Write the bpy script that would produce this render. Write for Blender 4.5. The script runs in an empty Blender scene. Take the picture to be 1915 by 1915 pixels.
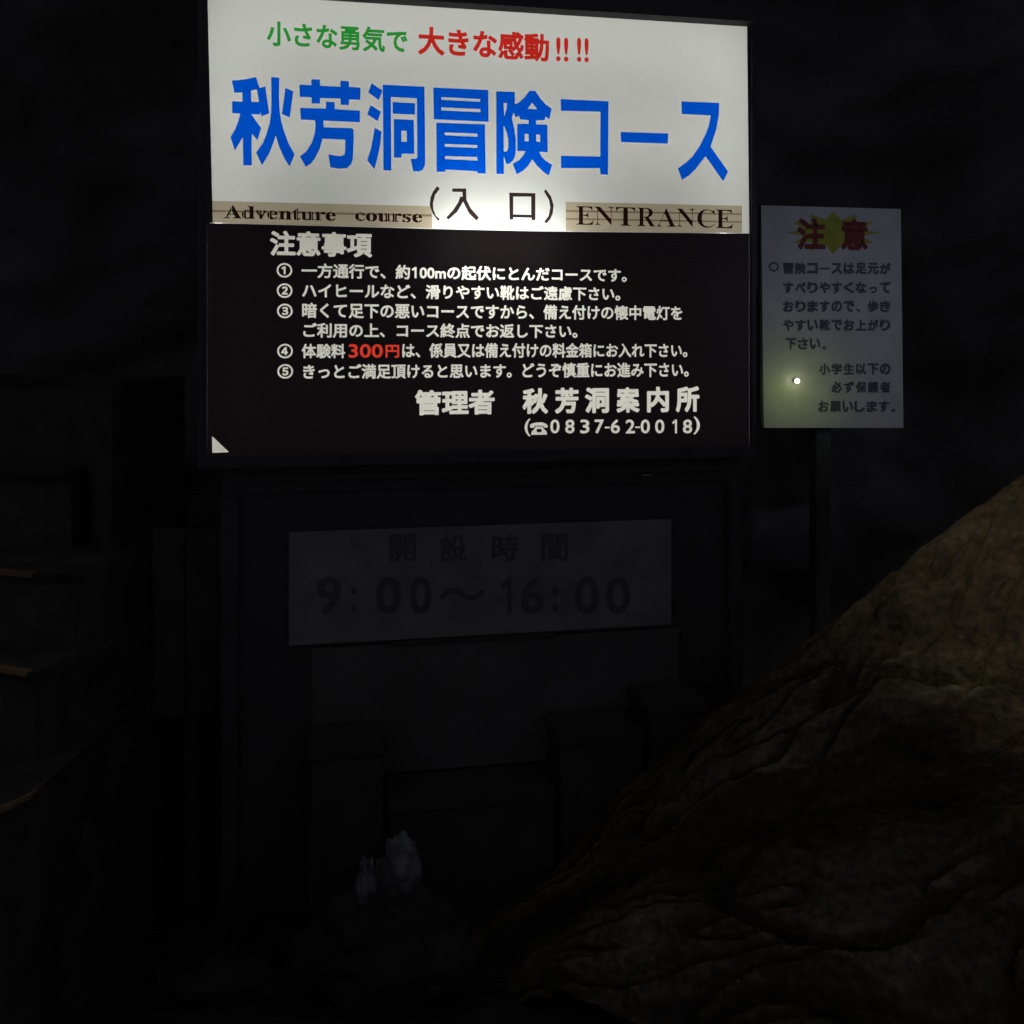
import bpy, bmesh, math, random
from mathutils import Vector, noise
from mathutils.geometry import delaunay_2d_cdt
random.seed(7)
sc = bpy.context.scene
COL = sc.collection
EYE = 1.5
F = 1900.0

# ---------------------------------------------------------------- camera
cam = bpy.data.cameras.new('camera')
camo = bpy.data.objects.new('camera', cam)
COL.objects.link(camo)
camo.location = (0, 0, EYE)
camo.rotation_euler = (math.radians(90), 0, 0)
cam.sensor_width = 36
cam.lens = 36 * F / 1915
cam.shift_y = -(957.5 - 655) / 1915
cam.clip_end = 200
cam.clip_start = 0.02
sc.camera = camo

# ---------------------------------------------------------------- world: unlit cave air, hardly any ambient
w = bpy.data.worlds.new('World')
sc.world = w
w.use_nodes = True
w.node_tree.nodes['Background'].inputs[0].default_value = (0.74, 0.73, 0.88, 1)
w.node_tree.nodes['Background'].inputs[1].default_value = 0.052
sc.view_settings.view_transform = 'Standard'
sc.view_settings.look = 'None'
sc.view_settings.exposure = 0
sc.view_settings.gamma = 1
sc.view_settings.use_curve_mapping = False
try:
    sc.cycles.max_bounces = 10
    sc.cycles.diffuse_bounces = 6
    sc.cycles.use_denoising = True
    sc.cycles.sample_clamp_indirect = 4
except Exception:
    pass


# ---------------------------------------------------------------- helpers
def ray(px, py, Y):
    return Vector(((px - 957.5) / F * Y, Y, EYE - (py - 655) / F * Y))


class Plane:
    """vertical plane of the sign wall; u runs right, v runs down, n towards the viewer"""
    def __init__(s, back=0.0):
        s.U = Vector((0.9808, 0.1951, 0)).normalized()
        s.N = Vector((s.U.y, -s.U.x, 0))
        s.O = ray(388, -13, 2.64) - s.N * back
        s.O.z = ray(388, -13, 2.64).z

    def uv(s, px, py):
        d = Vector(((px - 957.5) / F, 1, -(py - 655) / F))
        c = Vector((0, 0, EYE))
        t = (s.O - c).dot(s.N) / d.dot(s.N)
        p = c + d * t - s.O
        return (p.dot(s.U), -p.z)

    def w(s, u, v, n=0.0):
        return s.O + s.U * u + Vector((0, 0, -v)) + s.N * n


P0 = Plane(0.0)        # lightbox face
PN = Plane(0.16)       # notice sheet
PH = Plane(0.05)       # hours board


def mk(name, verts, faces, mat, parent=None, smooth=False):
    me = bpy.data.meshes.new(name)
    me.from_pydata([tuple(v) for v in verts], [], faces)
    me.materials.append(mat)
    if smooth:
        for p in me.polygons:
            p.use_smooth = True
    me.update()
    o = bpy.data.objects.new(name, me)
    COL.objects.link(o)
    if parent:
        o.parent = parent
        o.matrix_parent_inverse = parent.matrix_world.inverted()
    return o


def bevel(o, wd, seg=2):
    bm = bmesh.new()
    bm.from_mesh(o.data)
    bmesh.ops.recalc_face_normals(bm, faces=bm.faces)
    bmesh.ops.bevel(bm, geom=list(bm.edges), offset=wd, segments=seg, affect='EDGES', clamp_overlap=True)
    bm.to_mesh(o.data)
    bm.free()


def thing(name, label, cat, loc, group=None):
    o = bpy.data.objects.new(name, None)
    COL.objects.link(o)
    o.location = loc
    o.empty_display_size = 0.1
    o['label'] = label
    o['category'] = cat
    if group:
        o['group'] = group
    bpy.context.view_layer.update()
    return o


BOXF = [(0, 1, 2, 3), (7, 6, 5, 4), (0, 4, 5, 1), (1, 5, 6, 2), (2, 6, 7, 3), (3, 7, 4, 0)]


def pbox(name, pl, u0, u1, v0, v1, n0, n1, mat, parent, bev=0.0):
    vs = [pl.w(u0, v0, n1), pl.w(u1, v0, n1), pl.w(u1, v1, n1), pl.w(u0, v1, n1),
          pl.w(u0, v0, n0), pl.w(u1, v0, n0), pl.w(u1, v1, n0), pl.w(u0, v1, n0)]
    o = mk(name, vs, BOXF, mat, parent)
    if bev:
        bevel(o, bev)
    return o


def nodes(name):
    m = bpy.data.materials.new(name)
    m.use_nodes = True
    nt = m.node_tree
    return m, nt, nt.nodes['Principled BSDF']


def surf(name, c1, c2, rough=0.7, scale=12, bump=0.3, bscale=60, dist=0.004, rvar=0.15, spec=0.5, grain=None):
    """mottled two-colour material with noise bump"""
    m, nt, b = nodes(name)
    tc = nt.nodes.new('ShaderNodeTexCoord')
    n1 = nt.nodes.new('ShaderNodeTexNoise')
    n1.inputs['Scale'].default_value = scale
    n1.inputs['Detail'].default_value = 8
    n1.inputs['Roughness'].default_value = 0.65
    nt.links.new(tc.outputs['Object'], n1.inputs['Vector'])
    r = nt.nodes.new('ShaderNodeValToRGB')
    r.color_ramp.elements[0].position = 0.35
    r.color_ramp.elements[1].position = 0.68
    r.color_ramp.elements[0].color = (*c1, 1)
    r.color_ramp.elements[1].color = (*c2, 1)
    nt.links.new(n1.outputs['Fac'], r.inputs['Fac'])
    nt.links.new(r.outputs['Color'], b.inputs['Base Color'])
    n2 = nt.nodes.new('ShaderNodeTexNoise')
    n2.inputs['Scale'].default_value = bscale
    n2.inputs['Detail'].default_value = 9
    n2.inputs['Roughness'].default_value = 0.7
    nt.links.new(tc.outputs['Object'], n2.inputs['Vector'])
    bp = nt.nodes.new('ShaderNodeBump')
    bp.inputs['Strength'].default_value = bump
    bp.inputs['Distance'].default_value = dist
    nt.links.new(n2.outputs['Fac'], bp.inputs['Height'])
    nt.links.new(bp.outputs['Normal'], b.inputs['Normal'])
    mr = nt.nodes.new('ShaderNodeMapRange')
    mr.inputs['To Min'].default_value = max(0.05, rough - rvar)
    mr.inputs['To Max'].default_value = min(1, rough + rvar)
    nt.links.new(n1.outputs['Fac'], mr.inputs['Value'])
    nt.links.new(mr.outputs['Result'], b.inputs['Roughness'])
    b.inputs['Specular IOR Level'].default_value = spec
    return m


def film(name, tcol, dcol, mottle=0.06, tfac=0.9):
    """backlit film or acrylic: light from behind scatters through it"""
    m = bpy.data.materials.new(name)
    m.use_nodes = True
    nt = m.node_tree
    nt.nodes.remove(nt.nodes['Principled BSDF'])
    out = nt.nodes['Material Output']
    tc = nt.nodes.new('ShaderNodeTexCoord')
    no = nt.nodes.new('ShaderNodeTexNoise')
    no.inputs['Scale'].default_value = 9
    no.inputs['Detail'].default_value = 10
    no.inputs['Roughness'].default_value = 0.75
    nt.links.new(tc.outputs['Object'], no.inputs['Vector'])
    mr = nt.nodes.new('ShaderNodeMapRange')
    mr.inputs['To Min'].default_value = 1 - mottle
    mr.inputs['To Max'].default_value = 1 + mottle
    nt.links.new(no.outputs['Fac'], mr.inputs['Value'])
    mx = nt.nodes.new('ShaderNodeVectorMath')
    mx.operation = 'SCALE'
    mx.inputs[0].default_value = tcol
    nt.links.new(mr.outputs['Result'], mx.inputs['Scale'])
    tr = nt.nodes.new('ShaderNodeBsdfTranslucent')
    nt.links.new(mx.outputs[0], tr.inputs['Color'])
    df = nt.nodes.new('ShaderNodeBsdfDiffuse')
    df.inputs['Color'].default_value = (*dcol, 1)
    ms = nt.nodes.new('ShaderNodeMixShader')
    ms.inputs[0].default_value = tfac
    nt.links.new(df.outputs[0], ms.inputs[1])
    nt.links.new(tr.outputs[0], ms.inputs[2])
    nt.links.new(ms.outputs[0], out.inputs[0])
    return m


def emit(name, col, s):
    m = bpy.data.materials.new(name)
    m.use_nodes = True
    nt = m.node_tree
    nt.nodes.remove(nt.nodes['Principled BSDF'])
    e = nt.nodes.new('ShaderNodeEmission')
    e.inputs[0].default_value = (*col, 1)
    e.inputs[1].default_value = s
    nt.links.new(e.outputs[0], nt.nodes['Material Output'].inputs[0])
    return m


M = {}
M['white'] = film('white_acrylic', (0.85, 0.87, 0.84), (0.5, 0.5, 0.48))
M['blue'] = film('blue_film', (0.0, 0.125, 0.95), (0.01, 0.04, 0.2), 0.03)
M['green'] = film('green_film', (0.03, 0.42, 0.05), (0.02, 0.1, 0.03))
M['red'] = film('red_film', (0.80, 0.03, 0.02), (0.2, 0.01, 0.01))
M['red2'] = film('bright_red_film', (1.0, 0.07, 0.04), (0.2, 0.01, 0.01))
M['dark'] = film('dark_film', (0.035, 0.022, 0.024), (0.02, 0.015, 0.015))
M['brown'] = film('brown_black_film', (0.02, 0.007, 0.006), (0.02, 0.012, 0.01))
M['beige'] = film('beige_woodprint_film', (0.53, 0.46, 0.34), (0.2, 0.15, 0.1), 0.2)
M['beigeline'] = film('brown_line_film', (0.30, 0.21, 0.13), (0.1, 0.07, 0.05))
M['ltext'] = film('cream_acrylic', (0.94, 0.94, 0.86), (0.4, 0.4, 0.36))
M['vinyl'] = film('black_vinyl', (0.0058, 0.0044, 0.0046), (0.55, 0.50, 0.62), 0.1)
M['casing'] = surf('black_painted_steel', (0.055, 0.055, 0.062), (0.085, 0.085, 0.092), 0.5, 6, 0.15, 90, 0.001)
M['liner'] = surf('white_inner_paint', (0.85, 0.85, 0.84), (0.9, 0.9, 0.88), 0.6, 4, 0.02)
M['tube'] = emit('fluorescent_tube', (1.0, 0.99, 0.93), 15.0)
M['tubew'] = emit('aged_fluorescent_tube', (1.0, 1.0, 0.95), 1.9)
M['paper'] = surf('laminated_paper', (0.62, 0.62, 0.64), (0.74, 0.74, 0.76), 0.45, 14, 0.3, 170, 0.0015)
M['ink'] = surf('navy_black_ink', (0.09, 0.09, 0.14), (0.16, 0.16, 0.21), 0.5, 60, 0.1)
M['inkred'] = surf('dark_red_ink', (0.20, 0.03, 0.03), (0.28, 0.05, 0.05), 0.5, 60, 0.1)
M['inkyel'] = surf('yellow_ink', (0.36, 0.40, 0.03), (0.52, 0.54, 0.08), 0.5, 30, 0.1)
M['board'] = surf('grey_board_paint', (0.21, 0.22, 0.215), (0.33, 0.345, 0.34), 0.7, 8, 0.3, 60, 0.002)
M['greyc'] = surf('dull_grey_paint', (0.10, 0.105, 0.10), (0.155, 0.16, 0.155), 0.7, 5, 0.4, 50, 0.003)
M['weather'] = surf('weathered_grey_wood', (0.05, 0.05, 0.05), (0.10, 0.10, 0.098), 0.8, 9, 0.5, 40, 0.004)
M['inkgrey'] = surf('faded_black_ink', (0.11, 0.11, 0.12), (0.16, 0.16, 0.17), 0.6, 30, 0.1)
M['bin'] = surf('dark_plastic', (0.05, 0.048, 0.052), (0.075, 0.072, 0.076), 0.45, 10, 0.2)
M['step'] = surf('wet_step_stone', (0.045, 0.042, 0.042), (0.11, 0.10, 0.088), 0.55, 9, 0.8, 38, 0.012, 0.25)
M['nosing'] = surf('worn_wood_nosing', (0.16, 0.10, 0.05), (0.34, 0.23, 0.11), 0.6, 12, 0.5, 60, 0.003)
M['wall'] = surf('cave_wall_limestone', (0.12, 0.117, 0.118), (0.19, 0.185, 0.182), 0.75, 2.4, 0.9, 14, 0.03, 0.2)
M['floor'] = surf('wet_cave_floor', (0.03, 0.024, 0.024), (0.08, 0.066, 0.058), 0.5, 5, 0.9, 26, 0.02, 0.3)
M['pale'] = surf('pale_wet_calcite', (0.03, 0.032, 0.034), (0.30, 0.32, 0.32), 0.35, 9, 0.6, 40, 0.008, 0.2)
M['steel'] = surf('scuffed_steel', (0.18, 0.19, 0.20), (0.35, 0.36, 0.38), 0.35, 20, 0.2)


def rockmat(name):
    m, nt, b = nodes(name)
    tc = nt.nodes.new('ShaderNodeTexCoord')
    mp = nt.nodes.new('ShaderNodeMapping')
    mp.inputs['Rotation'].default_value = (0.3, 0.85, 0.2)
    mp.inputs['Scale'].default_value = (0.9, 1.4, 2.6)
    nt.links.new(tc.outputs['Object'], mp.inputs['Vector'])
    a = nt.nodes.new('ShaderNodeTexNoise')
    a.inputs['Scale'].default_value = 2.2
    a.inputs['Detail'].default_value = 10
    a.inputs['Roughness'].default_value = 0.68
    a.inputs['Distortion'].default_value = 0.25
    nt.links.new(mp.outputs[0], a.inputs['Vector'])
    r = nt.nodes.new('ShaderNodeValToRGB')
    cr = r.color_ramp
    cr.elements[0].position = 0.30
    cr.elements[0].color = (0.045, 0.035, 0.026, 1)
    cr.elements[1].position = 0.74
    cr.elements[1].color = (0.46, 0.41, 0.24, 1)
    e = cr.elements.new(0.44)
    e.color = (0.13, 0.105, 0.065, 1)
    e = cr.elements.new(0.53)
    e.color = (0.17, 0.125, 0.075, 1)
    e = cr.elements.new(0.60)
    e.color = (0.21, 0.19, 0.12, 1)
    nt.links.new(a.outputs['Fac'], r.inputs['Fac'])
    sp = nt.nodes.new('ShaderNodeTexNoise')
    sp.inputs['Scale'].default_value = 46
    sp.inputs['Detail'].default_value = 6
    nt.links.new(tc.outputs['Object'], sp.inputs['Vector'])
    rs = nt.nodes.new('ShaderNodeMapRange')
    rs.inputs['From Min'].default_value = 0.3
    rs.inputs['From Max'].default_value = 0.7
    rs.inputs['To Min'].default_value = 0.45
    rs.inputs['To Max'].default_value = 1.35
    nt.links.new(sp.outputs['Fac'], rs.inputs['Value'])
    vm = nt.nodes.new('ShaderNodeVectorMath')
    vm.operation = 'SCALE'
    nt.links.new(r.outputs['Color'], vm.inputs[0])
    nt.links.new(rs.outputs['Result'], vm.inputs['Scale'])
    nt.links.new(vm.outputs[0], b.inputs['Base Color'])
    bn = nt.nodes.new('ShaderNodeTexNoise')
    bn.inputs['Scale'].default_value = 24
    bn.inputs['Detail'].default_value = 12
    bn.inputs['Roughness'].default_value = 0.72
    nt.links.new(tc.outputs['Object'], bn.inputs['Vector'])
    bp = nt.nodes.new('ShaderNodeBump')
    bp.inputs['Strength'].default_value = 0.9
    bp.inputs['Distance'].default_value = 0.022
    vo = nt.nodes.new('ShaderNodeTexVoronoi')
    vo.feature = 'F1'
    vo.inputs['Scale'].default_value = 34
    nt.links.new(tc.outputs['Object'], vo.inputs['Vector'])
    pit = nt.nodes.new('ShaderNodeMapRange')
    pit.inputs['From Max'].default_value = 0.45
    pit.inputs['To Max'].default_value = 0.35
    nt.links.new(vo.outputs['Distance'], pit.inputs['Value'])
    ad = nt.nodes.new('ShaderNodeMath')
    ad.operation = 'ADD'
    nt.links.new(bn.outputs['Fac'], ad.inputs[0])
    nt.links.new(pit.outputs['Result'], ad.inputs[1])
    nt.links.new(ad.outputs[0], bp.inputs['Height'])
    nt.links.new(bp.outputs['Normal'], b.inputs['Normal'])
    b.inputs['Roughness'].default_value = 0.72
    return m


M['rock'] = rockmat('banded_brown_rock')

# ---------------------------------------------------------------- lettering tools
_cache = {}


def glyph_tris(text, weight=0.0, wx=None, square=False):
    """triangles (list of 3 xy) of a text in em units, thickened by weight"""
    text = text.replace('1', '\U0001D7E3')
    key = (text, weight, wx, square)
    if key in _cache:
        return _cache[key]
    cu = bpy.data.curves.new('lettering_tmp', 'FONT')
    cu.body = text
    cu.resolution_u = 3
    o = bpy.data.objects.new('lettering_tmp', cu)
    COL.objects.link(o)
    dg = bpy.context.evaluated_depsgraph_get()
    dg.update()
    me = bpy.data.meshes.new_from_object(o.evaluated_get(dg))
    bpy.data.objects.remove(o)
    bpy.data.curves.remove(cu)
    bm = bmesh.new()
    bm.from_mesh(me)
    bpy.data.meshes.remove(me)
    bmesh.ops.triangulate(bm, faces=bm.faces)
    bmesh.ops.remove_doubles(bm, verts=bm.verts, dist=1e-5)
    tris = [[(v.co.x, v.co.y) for v in f.verts] for f in bm.faces]
    if weight != 0:
        wy = abs(weight)
        wxx = wy if wx is None else wx
        bm.verts.index_update()
        if square:
            ring = [(-wxx, -wy), (wxx, -wy), (wxx, wy), (-wxx, wy)]
        else:
            ring = [(wxx * math.cos(k * math.pi / 4 + .39), wy * math.sin(k * math.pi / 4 + .39)) for k in range(8)]
        # one union per connected stroke group keeps the cutting fast
        island = {}
        for v0 in bm.verts:
            if v0.index in island:
                continue
            st = [v0]
            island[v0.index] = v0.index
            while st:
                q = st.pop()
                for e in q.link_edges:
                    r = e.other_vert(q)
                    if r.index not in island:
                        island[r.index] = v0.index
                        st.append(r)
        groups = {}
        for f in bm.faces:
            groups.setdefault(island[f.verts[0].index], []).append([(v.co.x, v.co.y) for v in f.verts])
        for e in bm.edges:
            if len(e.link_faces) == 1:
                a, b = [(v.co.x, v.co.y) for v in e.verts]
                pts = [(a[0] + r[0], a[1] + r[1]) for r in ring] + [(b[0] + r[0], b[1] + r[1]) for r in ring]
                groups[island[e.verts[0].index]].append(hull(pts))
        tris = []
        for ps in groups.values():
            if weight > 0:
                tris += union(ps)
            else:
                tris += union([p for p in ps if len(p) == 3], [p for p in ps if len(p) > 3])
    bm.free()
    _cache[key] = tris
    return tris


def hull(pts):
    pts = sorted(set(pts))

    def half(ps):
        h = []
        for p in ps:
            while len(h) >= 2 and (h[-1][0] - h[-2][0]) * (p[1] - h[-2][1]) - (h[-1][1] - h[-2][1]) * (p[0] - h[-2][0]) <= 0:
                h.pop()
            h.append(p)
        return h
    a, b = half(pts), half(pts[::-1])
    return a[:-1] + b[:-1]


def union(polys, cut=()):
    """outline of overlapping polygons, simplified and cut into few triangles"""
    vs, es, bb = [], [], []
    for p in list(polys) + list(cut):
        n0 = len(vs)
        vs += [Vector(q) for q in p]
        es += [(n0 + i, n0 + (i + 1) % len(p)) for i in range(len(p))]
        bb.append((min(q[0] for q in p), max(q[0] for q in p), min(q[1] for q in p), max(q[1] for q in p)))
    r = delaunay_2d_cdt(vs, es, [], 0, 1e-5)
    v = r[0]
    he = {}
    for t in r[2]:
        cx = (v[t[0]].x + v[t[1]].x + v[t[2]].x) / 3
        cy = (v[t[0]].y + v[t[1]].y + v[t[2]].y) / 3
        if any(b[0] <= cx <= b[1] and b[2] <= cy <= b[3] and inpoly(cx, cy, p) for p, b in zip(cut, bb[len(polys):])):
            continue
        for p, b in zip(polys, bb):
            if b[0] <= cx <= b[1] and b[2] <= cy <= b[3] and inpoly(cx, cy, p):
                for i in range(3):
                    he[(t[i], t[(i + 1) % 3])] = 1
                break
    nxt = {}
    for (p, q) in he:
        if (q, p) not in he:
            nxt.setdefault(p, []).append(q)
    loops = []
    while nxt:
        p0 = next(iter(nxt))
        L = [p0]
        c = p0
        while True:
            if c not in nxt:
                break
            d = nxt[c].pop()
            if not nxt[c]:
                del nxt[c]
            if d == p0:
                break
            L.append(d)
            c = d
        L = simplify([tuple(v[i]) for i in L], 0.0022)
        if len(L) > 2:
            loops.append(L)
    return shape_tris(loops)


def simplify(L, tol):
    """Ramer-Douglas-Peucker on a closed loop"""
    def rdp(P):
        if len(P) < 3:
            return P
        (ax, ay), (bx, by) = P[0], P[-1]
        dx, dy = bx - ax, by - ay
        ln = math.hypot(dx, dy)
        best, bi = -1, 0
        for i in range(1, len(P) - 1):
            x, y = P[i]
            d = abs(dx * (y - ay) - dy * (x - ax)) / ln if ln > 1e-9 else math.hypot(x - ax, y - ay)
            if d > best:
                best, bi = d, i
        if best < tol:
            return [P[0], P[-1]]
        return rdp(P[:bi + 1])[:-1] + rdp(P[bi:])
    if len(L) < 6:
        return L
    k = max(range(len(L)), key=lambda i: (L[i][0] - L[0][0]) ** 2 + (L[i][1] - L[0][1]) ** 2)
    return rdp(L[:k + 1])[:-1] + rdp(L[k:] + [L[0]])[:-1]


def inpoly(x, y, poly):
    c = False
    j = len(poly) - 1
    for i in range(len(poly)):
        xi, yi = poly[i]
        xj, yj = poly[j]
        if (yi > y) != (yj > y) and x < (xj - xi) * (y - yi) / (yj - yi) + xi:
            c = not c
        j = i
    return c


def shape_tris(loops):
    """outer loops and holes -> triangles (even-odd)"""
    vs, es = [], []
    for L in loops:
        n0 = len(vs)
        vs += [Vector(p) for p in L]
        es += [(n0 + i, n0 + (i + 1) % len(L)) for i in range(len(L))]
    r = delaunay_2d_cdt(vs, es, [], 0, 1e-7)
    out = []
    for t in r[2]:
        q = [r[0][i] for i in t]
        cx = sum(p.x for p in q) / 3
        cy = sum(p.y for p in q) / 3
        if sum(inpoly(cx, cy, L) for L in loops) % 2:
            out.append([tuple(p) for p in q])
    return out


def fit(tris, pl, x0, x1, yt, yb, keepx=None):
    """place text so its ink fills the area whose centre height is yt..yb between x0 and x1"""
    xs = [p[0] for t in tris for p in t]
    ys = [p[1] for t in tris for p in t]
    a0, a1, b0, b1 = min(xs), max(xs), min(ys), max(ys)
    ym = (yt + yb) / 2
    xm = (x0 + x1) / 2
    u0 = pl.uv(x0, ym)[0]
    u1 = pl.uv(x1, ym)[0]
    v0 = pl.uv(xm, yt)[1]
    v1 = pl.uv(xm, yb)[1]
    return [[(u0 + (p[0] - a0) / (a1 - a0) * (u1 - u0), v1 + (p[1] - b0) / (b1 - b0) * (v0 - v1)) for p in t] for t in tris]


def board(pl, n, outline, base_name, base_mat, groups, parent):
    """a flat sheet cut so that every piece of lettering sits flush in it.
    groups: list of (name, material, tris in uv); later ones win"""
    vs0, key, es = [], {}, []

    def vid(p):
        k = (round(p[0], 6), round(p[1], 6))
        if k not in key:
            key[k] = len(vs0)
            vs0.append(Vector(k))
        return key[k]

    cells = {}
    CS = 0.02
    for gi, (nm, mt, tr) in enumerate(groups):
        cnt = {}
        for t in tr:
            ar = (t[1][0] - t[0][0]) * (t[2][1] - t[0][1]) - (t[2][0] - t[0][0]) * (t[1][1] - t[0][1])
            if abs(ar) < 1e-11:
                continue
            q = [vid(p) for p in t]
            for i in range(3):
                k = tuple(sorted((q[i], q[(i + 1) % 3])))
                cnt[k] = cnt.get(k, 0) + 1
            x0, x1 = min(p[0] for p in t), max(p[0] for p in t)
            y0, y1 = min(p[1] for p in t), max(p[1] for p in t)
            for cx in range(int(math.floor(x0 / CS)), int(math.floor(x1 / CS)) + 1):
                for cy in range(int(math.floor(y0 / CS)), int(math.floor(y1 / CS)) + 1):
                    cells.setdefault((cx, cy), []).append((gi, t))
        es += [k for k, c in cnt.items() if c == 1 and k[0] != k[1]]
    ol = [vid(p) for p in outline]
    es += [(ol[i], ol[(i + 1) % len(ol)]) for i in range(len(ol))]
    r = delaunay_2d_cdt(vs0, es, [], 0, 1e-6)
    v = r[0]
    parts = {}
    for t in r[2]:
        cx = (v[t[0]].x + v[t[1]].x + v[t[2]].x) / 3
        cy = (v[t[0]].y + v[t[1]].y + v[t[2]].y) / 3
        if not inpoly(cx, cy, outline):
            continue
        g = -1
        for gi, q in cells.get((int(math.floor(cx / CS)), int(math.floor(cy / CS))), ()):
            if gi > g and inpoly(cx, cy, q):
                g = gi
        parts.setdefault(g, []).append(t)
    res = []
    for g, ts in parts.items():
        idx, vs, fs = {}, [], []
        for t in ts:
            q = []
            for i in t:
                if i not in idx:
                    idx[i] = len(vs)
                    vs.append(pl.w(v[i].x, v[i].y, n))
                q.append(idx[i])
            fs.append(q[::-1])
        nm, mt = (base_name, base_mat) if g < 0 else groups[g][:2]
        res.append(mk(nm, vs, fs, mt, parent))
    return res


def printed(pl, n, tris, name, mat, parent):
    idx, vs, fs = {}, [], []
    for t in tris:
        q = []
        for p in t:
            k = (round(p[0], 6), round(p[1], 6))
            if k not in idx:
                idx[k] = len(vs)
                vs.append(pl.w(p[0], p[1], n))
            q.append(idx[k])
        if len(set(q)) == 3:
            fs.append(q[::-1])
    return mk(name, vs, fs, mat, parent)


def px(loops, ox, oy, s, pl=P0):
    return shape_tris([[pl.uv(ox + x * s, oy + y * s) for x, y in L] for L in loops])


# ================================================================ THE PLACE
# ---------------------------------------------------------------- cave floor, wall, ceiling side
def fbm(p, oct=5, h=0.9, lac=2.1):
    return noise.fractal(p, h, lac, oct)


def grid(name, nx, ny, fn, mat, smooth=True, parent=None, kind=None):
    vs = [fn(i / nx, j / ny) for j in range(ny + 1) for i in range(nx + 1)]
    fs = [(j * (nx + 1) + i, j * (nx + 1) + i + 1, (j + 1) * (nx + 1) + i + 1, (j + 1) * (nx + 1) + i)
          for j in range(ny) for i in range(nx)]
    o = mk(name, vs, fs, mat, parent, smooth)
    if kind:
        o['kind'] = kind
    return o


def floor_z(x, y):
    p = Vector((x * 1.3, y * 1.3, 3.1))
    return 0.05 * fbm(p, 6) + 0.05 * max(0, noise.noise(Vector((x * 0.7, y * 0.7, 9)))) - 0.02


ground_o = grid('ground', 200, 150, lambda a, b: Vector((-7 + 14 * a, -3 + 9 * b, floor_z(-7 + 14 * a, -3 + 9 * b))), M['floor'], kind='structure')


def wallf(a, b):
    x = -7 + 14 * a
    z = -0.3 + 5.3 * b
    p = Vector((x * 0.9, z * 0.9, 1.7))
    y = 3.95 + 0.12 * x + 0.45 * fbm(p, 6) + 0.25 * noise.noise(Vector((x * 0.4, z * 0.5, 4)))
    return Vector((x, y, z))


grid('cave_wall', 220, 110, wallf, M['wall'], kind='structure')

# ---------------------------------------------------------------- rock slope on the right
ridge = [(1010, 1600, 2.75), (1150, 1475, 2.74), (1270, 1378, 2.70), (1400, 1270, 2.66), (1490, 1205, 2.62), (1560, 1162, 2.6),
         (1600, 1125, 2.58), (1640, 1085, 2.56), (1690, 1045, 2.54), (1740, 1010, 2.52), (1800, 962, 2.5), (1850, 930, 2.48),
         (1890, 898, 2.46), (1940, 872, 2.44), (2100, 800, 2.38), (2400, 700, 2.3), (2900, 560, 2.2)]
rp = [ray(*q) for q in ridge]
xs_ = [p.x for p in rp]


def ridge_at(x):
    if x <= rp[0].x:
        p = rp[0]
        return Vector((x, p.y + 0.0, p.z + (x - p.x) * 0.6))
    for a, b in zip(rp, rp[1:]):
        if x <= b.x:
            t = (x - a.x) / (b.x - a.x)
            return a.lerp(b, t)
    return rp[-1].copy()


PROF = [(0, 0, 0), (0.10, 0.15, 0.05), (0.20, 0.27, 0.13), (0.30, 0.36, 0.25), (0.38, 0.34, 0.40), (0.46, 0.30, 0.50), (0.54, 0.42, 0.58),
        (0.66, 0.60, 0.66), (0.76, 0.70, 0.80), (0.86, 0.84, 0.92), (1.0, 1.25, 1.12)]


def prof(t):
    for p, q in zip(PROF, PROF[1:]):
        if t <= q[0]:
            k = (t - p[0]) / (q[0] - p[0])
            k = k * k * (3 - 2 * k) * 0.5 + k * 0.5
            return p[1] + (q[1] - p[1]) * k, p[2] + (q[2] - p[2]) * k
    return PROF[-1][1:]


def crease(p):
    return abs(noise.noise(p))


def slopef(a, b):
    x0 = -0.45 + 3.1 * a
    r = ridge_at(x0)
    t = b * 1.12 - 0.12           # a little of the far side too
    if t < 0:
        base = Vector((r.x, r.y - t * 2.0, r.z + t * 6.0))
    else:
        tw = t * (1 + 0.28 * (x0 - 1.2)) + 0.06 * noise.noise(Vector((x0 * 2.0, t * 2.0, 5)))
        f, g = prof(min(1, max(0, tw)))
        k = max(0.32, r.z)
        base = Vector((r.x - 0.28 * f, r.y - f * (0.45 + 0.55 * k), r.z - g * k * 1.02))
    # long slabs and creases run down to the left, parallel to the ridge
    lo = x0 * 0.9 - t * 0.5
    cr = t * 7.0 + x0 * 3.4
    wv = 0.35 * noise.noise(Vector((x0 * 3, t * 4, 2)))
    d = 0.085 * crease(Vector((lo * 1.1, cr * 0.55 + wv, 0.7)))
    d += 0.045 * crease(Vector((lo * 2.6, cr * 1.4 + wv, 7.7)))
    d += 0.05 * fbm(base * 2.3, 4)
    d += 0.024 * fbm(base * 9.0, 6)
    ck = noise.noise(Vector((lo * 1.7 + 4, cr * 0.8 + wv * 1.6, 3.3)))
    d -= 0.055 * math.exp(-(ck / 0.06) ** 2)
    ck = noise.noise(Vector((lo * 4.0 + 9, cr * 2.0 + wv * 2, 6.3)))
    d -= 0.035 * math.exp(-(ck / 0.05) ** 2)
    fade = min(1.0, max(0.0, t) * 8 + 0.45)
    return base + Vector((-0.30, -0.50, 0.81)) * ((d - 0.05) * fade)


slope_o = grid('rock_slope', 420, 300, slopef, M['rock'], kind='structure')


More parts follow.
